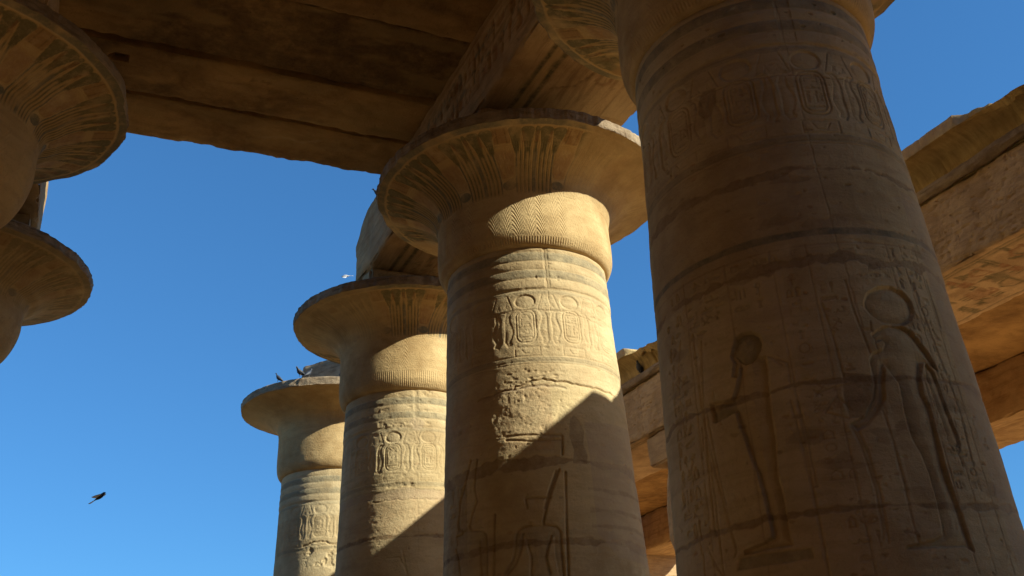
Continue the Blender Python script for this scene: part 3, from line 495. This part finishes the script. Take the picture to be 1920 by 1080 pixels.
    # base drum
    tb = np.radians(np.arange(0, 360, 4)); rows = [np.stack([(r_ + .01 * fbm(np.cos(tb) * 4, np.sin(tb) * 4, z_ * 5, 3, seed + 70)) * np.cos(tb), (r_) * np.sin(tb), np.full(len(tb), z_)], -1) for r_, z_ in ((2.12, -.15), (2.12, .22), (2.08, .29), (1.98, .33), (1.2, .33))]
    link('base', mesh_np('base', np.stack(rows).reshape(-1, 3), grid_faces(len(rows), len(tb), True)), M_SHAFT, root)
    if abacus:
        x0, x1, y0, y1, z1, kw = abacus; me = block_mesh('abacus', (x0, x1), (y0, y1), (HR + .21, z1), seed=seed + 80, **kw); link('abacus', me, M_BEAM, root)
    return root
AB = (-1.3, 1.3, -1.3, 1.3, 11.398, dict(res=.08, chip=.05))
def amt_r2(t): return 1 - .88 * sm((t - 268) / 6)
column(X0R, 0, 226.4, .34, 2.55, 'nearest great papyrus column, carved with a lioness-headed goddess under a sun disc and a capped god, all in shade', 221, 8.83, -.02, decorate_r1, .013, .012, 1.0, abacus=AB, seed=1, zres=.0085, wear=.8)
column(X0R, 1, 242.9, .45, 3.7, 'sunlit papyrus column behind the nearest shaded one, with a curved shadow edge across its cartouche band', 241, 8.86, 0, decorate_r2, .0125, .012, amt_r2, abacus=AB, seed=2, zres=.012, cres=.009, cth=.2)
column(X0R, 2, 250.7, .6, 4.6, 'half-lit papyrus column carrying the broken end of the roof beam, second from the far end of its row', 238.6, 8.62, -.32, decorate_r3, .0135, .013, lambda t: .25 + .75 * sm((t - 228) / 14), abacus=AB, seed=3, half=90, zres=.015, cres=.011)
column(X0R, 3, 255.1, .8, 5.2, 'farthest papyrus column with a smooth plain bell, pigeons and a broken block on its top', 243.4, 8.60, -.37, decorate_r4, .014, .016, .08, abacus=None, seed=4, half=90, zres=.02)
column(X0L, 1, 282, .45, 7.6, 'papyrus column of the left row whose bell with painted leaves and red name rings fills the top left corner', 280, 8.55, -.3, None, .012, .014, 1.0, abacus=AB, seed=5, half=95, zres=.016, cap_phase=-24 + 360, slim=True, cres=.011)
column(X0L, 2, 278, .6, 7.6, 'papyrus column at the left edge below the top left bell, with a faded brown bell', 270, 8.75, -.3, None, .012, .014, .6, abacus=AB, seed=6, half=92, zres=.02, slim=True)

_me = block_mesh('stone_block', (-.90, .86), (-.65, .65), (0, .76), res=.05, chip=.05, amp=.012, seed=88)
_b = link('stone_block', _me, M_RIM); _b.location = (-.17, 23.62, HR + .215); _b.rotation_euler = (0, 0, math.radians(-52))
tag(_b, 'broken grey stone block left on top of the farthest column', 'stone block')

# ------------------------------------------------------------------ roof beams along the two rows
AZ0, AZ1 = 11.40, 12.945
def deco_arch_face(c):          # c.u = y, c.v = z ; painted signs on the side of the beam
    c.band(12.72, 12.76, RED, .5, .004, 1); c.band(11.55, 11.58, BLUE, .5, .004, 2)
    text_block(c, 4, 15.2, 11.65, 12.7, .42, .5, 77, .02, .03, RED, .8, .05); text_block(c, 4, 15.2, 11.65, 12.7, .5, .5, 78, .01, .026, BLUE, .8, .35)
def deco_soffit_r(c):           # c.u = x, c.v = y
    for a, b, col, al in ((-.85, -.74, (.07, .065, .03), .95), (-.63, -.51, (.07, .065, .03), .95), (-.74, -.63, OCHRE, .45), (.93, .96, BROWN, .4), (1.05, 1.07, BROWN, .3)):
        n = .006 * fbm(c.v * 3, 0, 0, 2, int(abs(a) * 99))[:, None]; U = c.u[None, :]; m = sm((U - a - n) / .015 + .5) * sm((b + n - U) / .015 + .5); c.tint((slice(None), slice(None)), m * al, col)
    # figures between the stripes and the outer edge: ring, staff, chair
    c.stroke(ell(.33, 9.95, .13, .16), .03, .006, RED, .85); c.stroke([(.62, 9.3), (.60, 9.7), (.52, 10.05), (.58, 10.15)], .03, .005, BROWN, .7); c.stroke([(-.35, 9.0), (-.1, 9.1), (-.12, 9.35), (.12, 9.42)], .04, .005, BLUE, .8); c.stroke([(-.33, 9.3), (-.34, 9.6), (-.05, 9.75)], .03, .005, BROWN, .6)
    c.stroke([(-.38, 10.5), (-.05, 10.3), (.1, 9.9), (.25, 9.5), (.2, 9.1)], .022, .016, MORTAR, .7)
    c.poly([(.75, 10.9), (.72, 10.1), (.9, 9.6), (1.3, 9.3), (1.3, 10.9)], 0, .1, 1, (.52, .38, .2), .5)  # lighter area by the right edge: bounced light painted into the colour
    for j in range(2): text_block(c, -.4, .9, 12.9 + j * 0 + .9, 17.6, .4, .45, 90 + j, .008, .022, (GREEN, RED)[j], .6, .3)
    text_block(c, -.4, .6, 6.9, 8.9, .4, .45, 95, .008, .022, BROWN, .5, .3)
def end_warp(x0):
    def w(P):
        Q = P.copy(); y, z = P[..., 1], P[..., 2]
        ye = np.interp(z, [11.4, 11.57, 12.0, 12.42, 12.8, 13.0], [18.66, 18.62, 18.52, 18.54, 18.0, 17.3]) + .07 * fbm(P[..., 0] * 1.6, z * 2.4, 0, 4, 8) - .10 * (P[..., 0] + 1.3)
        Q[..., 1] = np.where(y > 15, 15 + (y - 15) * (ye - 15) / (18.6 - 15), y)
        return Q
    return w
ar = block('roof_beam', (-1.31, 1.31), (5.2, 18.6), (AZ0, AZ1), M_BEAM, None, res=(.045, .05, .05), chip=.06, amp=.012, warp=end_warp(0), deco={(0, 0): deco_arch_face, (2, 0): deco_soffit_r}, seed=12)
tag(ar, 'painted roof beam on the right row of columns, its pale far end broken off above the half-lit column', 'beam')
al = block('roof_beam', (X0L - 1.3, X0L + 1.3), (9.2, 19.0), (AZ0, AZ1), M_BEAM, None, res=(.07, .07, .07), chip=.06, deco={(0, 1): lambda c: text_block(c, 9.3, 18.8, 11.65, 12.7, .42, .5, 79, .010, .022, RED, .4)}, seed=14)
tag(al, 'roof beam on the left row of columns at the left edge', 'beam')

# ------------------------------------------------------------------ roof slabs across the nave
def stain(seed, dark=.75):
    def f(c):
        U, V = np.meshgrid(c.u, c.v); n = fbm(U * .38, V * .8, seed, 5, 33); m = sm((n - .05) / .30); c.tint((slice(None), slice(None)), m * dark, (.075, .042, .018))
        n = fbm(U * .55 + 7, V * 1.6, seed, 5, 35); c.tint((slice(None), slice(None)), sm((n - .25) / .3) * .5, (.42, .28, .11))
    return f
def mark(c):
    stain(3, .55)(c)
    for i in range(8): c.stroke([(-4.62 + .05 * i, 13.86 + .05 * (i % 3)), (-4.60 + .05 * i, 14.04 - .04 * (i % 2))], .02, .012, DARK, .7)
    c.poly(ell(-6.88, 14.08, .15, .11), .12, .05, .8, DARK, .9)
def mark0(c):
    stain(9, .35)(c); pits(c, 30, -6.6, -1.5, 15.1, 16.4, 8, .02, .04); c.stroke([(-4.1, 15.75), (-3.7, 15.62), (-3.3, 15.66), (-3.0, 15.5)], .06, .01, (.5, .36, .18), .6)
def skew(a):
    def w(P):
        Q = P.copy(); Q[..., 1] += -.034 * (P[..., 0] + 4) + a * 0; return Q
    return w
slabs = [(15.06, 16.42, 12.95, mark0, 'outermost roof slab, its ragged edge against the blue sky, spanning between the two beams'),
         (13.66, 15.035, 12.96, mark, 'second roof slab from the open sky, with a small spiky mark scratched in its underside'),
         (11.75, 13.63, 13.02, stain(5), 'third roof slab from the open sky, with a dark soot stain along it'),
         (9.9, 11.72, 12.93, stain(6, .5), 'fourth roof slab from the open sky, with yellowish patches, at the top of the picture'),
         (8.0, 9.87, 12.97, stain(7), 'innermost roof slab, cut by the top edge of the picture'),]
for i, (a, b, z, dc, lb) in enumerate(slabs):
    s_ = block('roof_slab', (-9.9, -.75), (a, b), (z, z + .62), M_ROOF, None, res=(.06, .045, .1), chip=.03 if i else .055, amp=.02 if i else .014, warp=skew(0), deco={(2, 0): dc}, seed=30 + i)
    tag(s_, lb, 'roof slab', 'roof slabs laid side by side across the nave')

# ------------------------------------------------------------------ side aisle: low columns, cornice beam, roof, outer beam
def yaxis(): return np.unique(np.round(np.concatenate([np.arange(-9, 5.4, .25), np.arange(5.4, 9.4, .03), np.arange(9.4, 15.6, .2), np.arange(15.6, 19.6, .035), np.arange(19.6, 31.01, .3)]), 4))
YA = yaxis()
ent = thing('cornice_entablature', (6.4, 11, 8.12), 'long side-aisle beam with hollow cornice and round moulding, its top edge broken against the sky', 'cornice')
def extrude(name, prof, mat, disp=None, close=True, paint=None, sharp=30):
    """prof: function(y array)-> (ny, np, 2) of x,z"""
    P = prof(YA); ny, n, _ = P.shape; V = np.concatenate([P[..., :1], np.repeat(YA[:, None, None], n, 1), P[..., 1:]], -1)
    if disp: V = disp(V)
    col = paint(V) if paint else None
    F = grid_faces(ny, n, close); F = F.tolist(); F.append(list(range(n))); F.append(list(range((ny - 1) * n, ny * n))[::-1])
    V = V - np.array([6.4, 11, 8.12]); return link(name, mesh_np(name, V.reshape(-1, 3), F, col.reshape(-1, 4) if col is not None else None, smooth=True, sharp=sharp), mat, ent)
def deco_soffit_e(c):            # x, y
    text_block(c, 5.6, 7.35, 5, 9.9, .62, .5, 70, .006, .04, GREEN, .95, .05); text_block(c, 5.75, 7.2, 5, 9.6, .6, .55, 71, .004, .036, RED, .9, .35)
    for x in (5.62, 5.70, 7.32): c.stroke([(x, 4), (x, 20)], .035, .008, GREEN, .8)
    c.poly([(6.55, 8.95), (6.95, 9.0), (6.95, 9.4), (6.5, 9.3)], .004, .05, 1, RED, .6); c.poly([(6.35, 8.35), (6.75, 8.5), (6.6, 8.75), (6.3, 8.6)], .004, .05, 1, GREEN, .7)
def deco_face_e(c):              # y, z
    pits(c, 900, 5.5, 10, 8.12, 9.4, 61, .03, .04); pits(c, 500, 15, 19, 8.12, 9.4, 62, .03, .04); rg = np.random.default_rng(5)
    for i in range(60):
        y_, z_ = rg.uniform(5.5, 9), rg.uniform(8.2, 9.3); c.stroke([(y_, z_), (y_ + rg.uniform(-.05, .05), z_ + .07), (y_ + rg.uniform(-.1, .1), z_ + .1)], .008, .008, MORTAR, .4)
    c.band(8.98, 8.995, None, 0, .006, 3, dep=.012, u0=5, u1=9); crack(c, [(17.75, 8.12), (17.7, 8.9), (17.78, 9.4)], .02, .015, .01, 6)
    for s_ in (1.5, 13.4, 10.6): crack(c, [(s_, 8.12), (s_, 9.4)], .02, .015, .01, 6)
block('beam', (5.45, 7.52), (-9, 31), (8.12, 9.42), M_WALL, ent, res=(.04, .03, .03), chip=.05, amp=.016, deco={(2, 0): deco_soffit_e, (0, 0): deco_face_e}, seed=51)
def torus_prof(y):
    t = np.linspace(0, 2 * np.pi, 15)[:-1]; n = len(y); rag = 1 + .16 * fbm(y[:, None] * 2.5, np.cos(t)[None] * 1.5, np.sin(t)[None], 3, 4); P = np.zeros((n, 14, 2))
    P[..., 0] = 5.43 - .105 * np.cos(t) * rag; P[..., 1] = 9.52 + .10 * np.sin(t) * rag + .008 * fbm(y * .9, 0, 0, 2, 5)[:, None]; return P
extrude('torus_moulding', torus_prof, M_RIM)
def top_break(y):
    d = np.interp(y, [-9, 5.7, 6.0, 6.3, 6.7, 7.0, 7.3, 7.5, 15.5, 16.3, 17.0, 17.35, 17.5, 31], [0, 0, .24, .27, .20, .12, .10, .0, 0, .28, .22, .10, 0, 0]); n = fbm(y * 2.2, 0, 0, 4, 17); n2 = fbm(y * 9, 0, 0, 3, 18)
    return np.clip(d * (1 + .5 * n) + .003 * n2 + .003, 0, 1)
def corn_prof(y):
    b = top_break(y)[:, None]; k = [(5.50, 9.58), (5.485, 9.66), (5.465, 9.74), (5.43, 9.82), (5.37, 9.89), (5.28, 9.95), (5.17, 9.99), (5.075, 10.005), (5.065, 10.0), (5.0, 10.0)]
    n = len(y); up = np.array([(5.0, 10.06), (5.0, 10.12), (5.0, 10.18), (5.02, 10.215), (5.2, 10.22), (5.6, 10.23), (7.5, 10.25), (7.5, 9.43), (5.52, 9.43), (5.51, 9.5)]); K = np.concatenate([np.array(k), up]); P = np.repeat(K[None], n, 0)
    x, z = P[..., 0], P[..., 1]; lip = (x < 5.62) & (z > 9.93)
    nx = x + np.where(lip, b * 1.15 * sm((z - 9.93) / .2) + b * .25, 0); nz_ = z - np.where(lip & (z > 10.03), b * .85, 0); nz_ = np.where((x > 5.1) & (x < 7) & (z > 10.2), z - b * .8, nz_) + np.where((x > 5.1) & (z > 10.2), .26, 0) * sm((5.85 - y[:, None]) / .06)
    P[..., 0] = nx; P[..., 1] = nz_; return P
def corn_disp(V):
    x, y, z = V[..., 0], V[..., 1], V[..., 2]; j = 0
    for s_ in (8.18, 1.5, 13.4, 16.86, 23): j = j + np.exp(-((y - s_) / .018) ** 2)
    V = V.copy(); V[..., 0] += .005 * fbm(x * 3, y * 3, z * 6, 4, 27) + .02 * j; V[..., 2] += .006 * fbm(x * 5, y * 4, z * 4, 3, 28); 
    V[..., 0] += np.where((y > 16.86), -.03, 0) * (z > 9.5); return V
def corn_paint(V):
    x, y, z = V[..., 0], V[..., 1], V[..., 2]; c = np.zeros(V.shape[:2] + (4,)); m = sm(1 - np.abs(((y / .11) % 1) - .5) / .3) * (z > 9.62) * (z < 9.99); c[..., :3] = (.36, .24, .09); c[..., 3] = .22 * m
    f = ((x < 5.1) & (z > 10.02)); c[f] = (.40, .27, .17, .6); n = fbm(x * 2, y * 3.5, z * 5, 4, 91); g = (n > .25) & (z > 9.5); c[g & ~f] = (.20, .13, .06, .45); return c
extrude('cavetto_cornice', corn_prof, M_CORN, corn_disp, paint=corn_paint)
block('upper_shade_wall', (5.6, 6.2), (-9, 2.5), (10.26, 14.1), M_WALL, ent, res=(.3, .3, .3), chip=.08, seed=57)  # unseen wall, added to keep the sun off the nearest column

def low_column(x, y, label):
    root = thing('bud_column', (x, y, 0), label, 'column', 'low closed-bud columns of the side aisle')
    t = np.radians(np.arange(0, 360, 3)); lob = lambda T, am: 1 + am * (np.abs(np.cos(T * 4)) - .5)
    def lathe(nm, prof, am, mat, sd):
        Z = np.concatenate([np.linspace(a[1], b[1], 14)[:-1] for a, b in zip(prof[:-1], prof[1:])] + [[prof[-1][1]]]); R = np.interp(Z, [p[1] for p in prof], [p[0] for p in prof]); T, ZZ = np.meshgrid(t, Z); RR = R[:, None] * lob(T, am) + .02 * fbm(np.cos(T) * 2, np.sin(T) * 2, ZZ * 2, 4, sd)
        return link(nm, mesh_np(nm, np.stack([RR * np.cos(T), RR * np.sin(T), ZZ], -1).reshape(-1, 3), grid_faces(len(Z), len(t), True)), mat, root)
    lathe('base', [(1.25, -.1), (1.25, .2), (1.15, .28), (.8, .29)], 0, M_SHAFT, 1)
    lathe('shaft', [(.80, .25), (.96, .9), (.93, 3.0), (.80, 5.42)], .02, M_SHAFT, 2)
    lathe('capital', [(.78, 5.40), (.90, 5.46), (.985, 5.75), (.98, 6.1), (.92, 6.7), (.82, 7.30), (.80, 7.37), (.3, 7.38)], .03, M_WALL, 3)
    me = block_mesh('abacus', (-.93, .93), (-.93, .93), (7.37, 8.118), res=.06, chip=.05, seed=8); link('abacus', me, M_WALL, root); return root
low_column(6.45, 16.9, 'low bud column glimpsed in the gap between the two big columns, under the cornice beam')
for i, (a, b) in enumerate(((4.2, 10.6), (10.64, 17.1), (17.14, 24.0), (24.04, 31))):
    lb = ['aisle ceiling slab seen brown behind the right edge of the nearest column', 'aisle ceiling slab between the low columns, past the nearest column', 'aisle ceiling slab seen in the gap between the two big columns', 'farthest aisle ceiling slab deep in the gap between the two big columns'][i]
    if i == 1: continue
    s_ = block('aisle_roof_slab', (7.53, 13.9), (a, b), (9.44, 9.9), M_ROOF, None, res=(.1, .1, .2), chip=.04, amp=.02, seed=70 + i, deco={(2, 0): (lambda c: (crack(c, [(8.0, 9.0), (8.6, 9.5), (9.6, 9.4), (10.4, 9.8)], .03, .03, .04, 3), c.poly(ell(9.6, 9.35, .16, .10), .06, .05, .7, DARK, .9)))} if i == 0 else {(2, 0): (lambda c: c.poly(ell(9.2, 23.4, .22, .10), .05, .05, .7, DARK, .9))})
    tag(s_, lb, 'roof slab', 'roof slabs over the side aisle')
s_ = block('aisle_roof_slab', (7.53, 13.9), (10.64, 17.1), (9.44, 9.9), M_ROOF, None, res=(.2, .2, .2), chip=.04, amp=.02, seed=71); tag(s_, 'aisle ceiling slab mostly hidden behind the nearest column', 'roof slab', 'roof slabs over the side aisle')
ob_ = block('outer_beam', (13.2, 15.5), (8, 31), (8.12, 9.435), M_BEAM, None, res=(.08, .08, .08), chip=.06, amp=.02, seed=75, deco={(2, 0): lambda c: text_block(c, 13.4, 15.3, 9, 30, .5, .5, 72, .006, .02, BROWN, .5, .2), (0, 0): lambda c: text_block(c, 9, 30, 8.2, 9.3, .4, .5, 73, .01, .02, BROWN, .4, .2)})
tag(ob_, 'outer stone beam of the side aisle, lowest at the right edge above a patch of sky', 'beam')

# ------------------------------------------------------------------ unseen roofs and walls added to shade the hall; the end wall is visible
def shell(name, x, y, z, mat, label, cat, kind=None):
    o = block(name, x, y, z, mat, None, res=1.0, chip=.05, seed=int(abs(x[0]) * 7 + abs(y[0]))); tag(o, label, cat)
shell('nave_shade_roof', (-10.5, 1.3), (-16, 7.95), (12.97, 13.6), M_ROOF, 'unseen roof added over the nave behind the photographer to keep it in shade', 'roof')
shell('back_shade_wall', (-18, 17), (-17, -16), (-.2, 13.6), M_WALL, 'unseen wall added behind the photographer to shut out light', 'wall')
shell('left_shade_wall', (-18, -17), (-16, 31), (-.2, 9.5), M_WALL, 'unseen wall added on the left to block sky light', 'wall')
shell('left_shade_roof', (-18, -10.6), (-16, 26), (9.5, 10.1), M_ROOF, 'unseen roof added on the left to block sky light', 'roof')
shell('left_upper_shade_wall', (-10.45, -9.6), (-16, 8.5), (10.12, 12.95), M_WALL, 'unseen upper wall added between the left and nave roofs to shut out light', 'wall')
shell('end_wall', (5.5, 17), (31.1, 32.1), (-.2, 9.4), M_WALL, 'carved wall closing the far end of the side aisle', 'wall')
shell('right_shade_roof', (7.53, 16.4), (-16, 4.15), (9.44, 9.9), M_ROOF, 'unseen roof added on the right behind the photographer to block the sun', 'roof')

# ------------------------------------------------------------------ birds
def loft(name, rings, mat, parent=None, n=14):
    """rings: (centre xyz, half-width, half-height); body runs along +x, closed at both ends"""
    V = []; t = np.linspace(0, 2 * np.pi, n + 1)[:-1]
    for (x, y, z), a, b in rings:
        for q in t: V.append((x, y + a * math.cos(q), z + b * math.sin(q)))
    F = grid_faces(len(rings), n, True).tolist(); F.append(list(range(n))[::-1]); F.append(list(range((len(rings) - 1) * n, len(rings) * n)))
    return link(name, mesh_np(name, np.array(V), F), mat, parent)
def tube(name, pts, r, mat, parent): 
    V = []; F = []
    for i, p in enumerate(pts):
        for q in range(6): V.append((p[0] + r * math.cos(q * math.pi / 3), p[1] + r * math.sin(q * math.pi / 3), p[2]))
    return link(name, mesh_np(name, np.array(V), grid_faces(len(pts), 6, True).tolist()), mat, parent)
def pigeon(loc, rz, label, tilt=0.0, sc=1.0):
    r = thing('pigeon', loc, label, 'pigeon', 'dark pigeons perched on the stones'); r.rotation_euler = (0, tilt, rz); r.scale = (sc,) * 3
    loft('body', [((-.19, 0, .045), .022, .004), ((-.13, 0, .06), .030, .010), ((-.09, 0, .08), .040, .028), ((-.04, 0, .10), .056, .050), (( .01, 0, .115), .062, .060), ((.055, 0, .13), .054, .055), ((.085, 0, .155), .036, .040), ((.10, 0, .18), .026, .030), ((.112, 0, .205), .025, .026), ((.128, 0, .215), .021, .021), ((.142, 0, .213), .010, .010)], M_PIGEON, r)
    loft('beak', [((.138, 0, .212), .007, .007), ((.155, 0, .207), .004, .004), ((.168, 0, .200), .001, .001)], M_BEAK, r, 8)
    for s in (-1, 1):
        loft('wing', [((-.17, s * .028, .062), .006, .004), ((-.10, s * .045, .085), .010, .022), ((-.02, s * .058, .11), .010, .036), ((.04, s * .055, .125), .008, .028), ((.065, s * .045, .13), .003, .008)], M_PIGEON, r, 8)
        tube('leg', [(.0, s * .02, .0), (.0, s * .02, .06)], .006, M_BEAK, r)
    return r
def topz(x, y): return HR + .224
pigeon((-1.98, 23.30, 10.70), math.radians(165), 'dark pigeon standing alone at the left edge of the farthest column top', -.35, .9)
pigeon((-1.50, 22.83, 10.722), math.radians(215), 'dark pigeon crouching beside the broken block on the farthest column', .05, 1.05)
pigeon((-1.25, 22.90, 10.722), math.radians(20), 'dark pigeon facing away, half hidden by its crouching neighbour', -.3, 1.1)
pigeon((-1.0, 24.05, 11.0), math.radians(150), 'dark pigeon perched highest, against the left corner of the broken block', -.7, 1.0)
pigeon((-.45, 22.70, 10.722), math.radians(240), 'small dark pigeon in front of the broken block near the lit column', -.4, .9)
pigeon((-1.22, 17.1, 12.90), math.radians(170), 'dark pigeon on the broken roof beam beside the big painted bell')
pigeon((5.33, 17.42, 9.60), math.radians(215), 'dark pigeon perched on the round moulding of the side cornice', -.2, 1.1)
def flat_wing(name, pts, th, mat, parent):
    n = len(pts); V = [(x, y, z + th) for x, y, z in pts] + [(x, y, z - th) for x, y, z in pts]; F = [list(range(n)), list(range(n, 2 * n))[::-1]] + [[i, (i + 1) % n, (i + 1) % n + n, i + n] for i in range(n)]
    me = mesh_np(name, np.array(V), F, smooth=False); return link(name, me, mat, parent)
def flyer(loc, rot, label, span, body_m, wing_m, up, sc):
    r = thing('flying_bird', loc, label, 'bird'); r.rotation_euler = rot; r.scale = (sc,) * 3
    loft('body', [((-.15, 0, 0), .02, .004), ((-.09, 0, .0), .026, .014), ((-.03, 0, .0), .040, .034), ((.03, 0, .004), .044, .040), ((.08, 0, .012), .03, .03), ((.105, 0, .02), .024, .024), ((.125, 0, .02), .012, .012), ((.145, 0, .014), .002, .002)], body_m, r)
    flat_wing('tail', [(-.10, .02, 0), (-.10, -.02, 0), (-.235, -.05, 0), (-.245, 0, 0), (-.235, .05, 0)], .003, wing_m, r)
    for s in (-1, 1): flat_wing('wing', [(.06, s * .03, .02), (.09, s * span * .45, up * .6), (.03, s * span * .8, up * .9), (-.03, s * span, up), (-.05, s * span * .7, up * .8), (-.05, s * span * .35, up * .4), (-.05, s * .03, .01)], .003, wing_m, r)
    return r
def bird_axes(X, Y):
    X = Vector(X).normalized(); Y = Vector(Y); Y = (Y - X * Y.dot(X)).normalized(); Z = X.cross(Y); return Matrix((X, Y, Z)).transposed().to_euler()
flyer((-1.16, 19.9, 12.3), bird_axes((-.86, .45, .05), (.45, .55, .40)), 'pale bird flying to the left beside the broken roof beam', .24, M_PALEBIRD, M_PALEBIRD, .05, .75)
flyer((-5.85, 24.43, 7.74), bird_axes((.72, -.56, .47), (.70, .70, .42)), 'dark long-tailed bird gliding alone in the empty sky at lower left', .26, M_PIGEON, M_PALEBIRD, .03, 1.25)
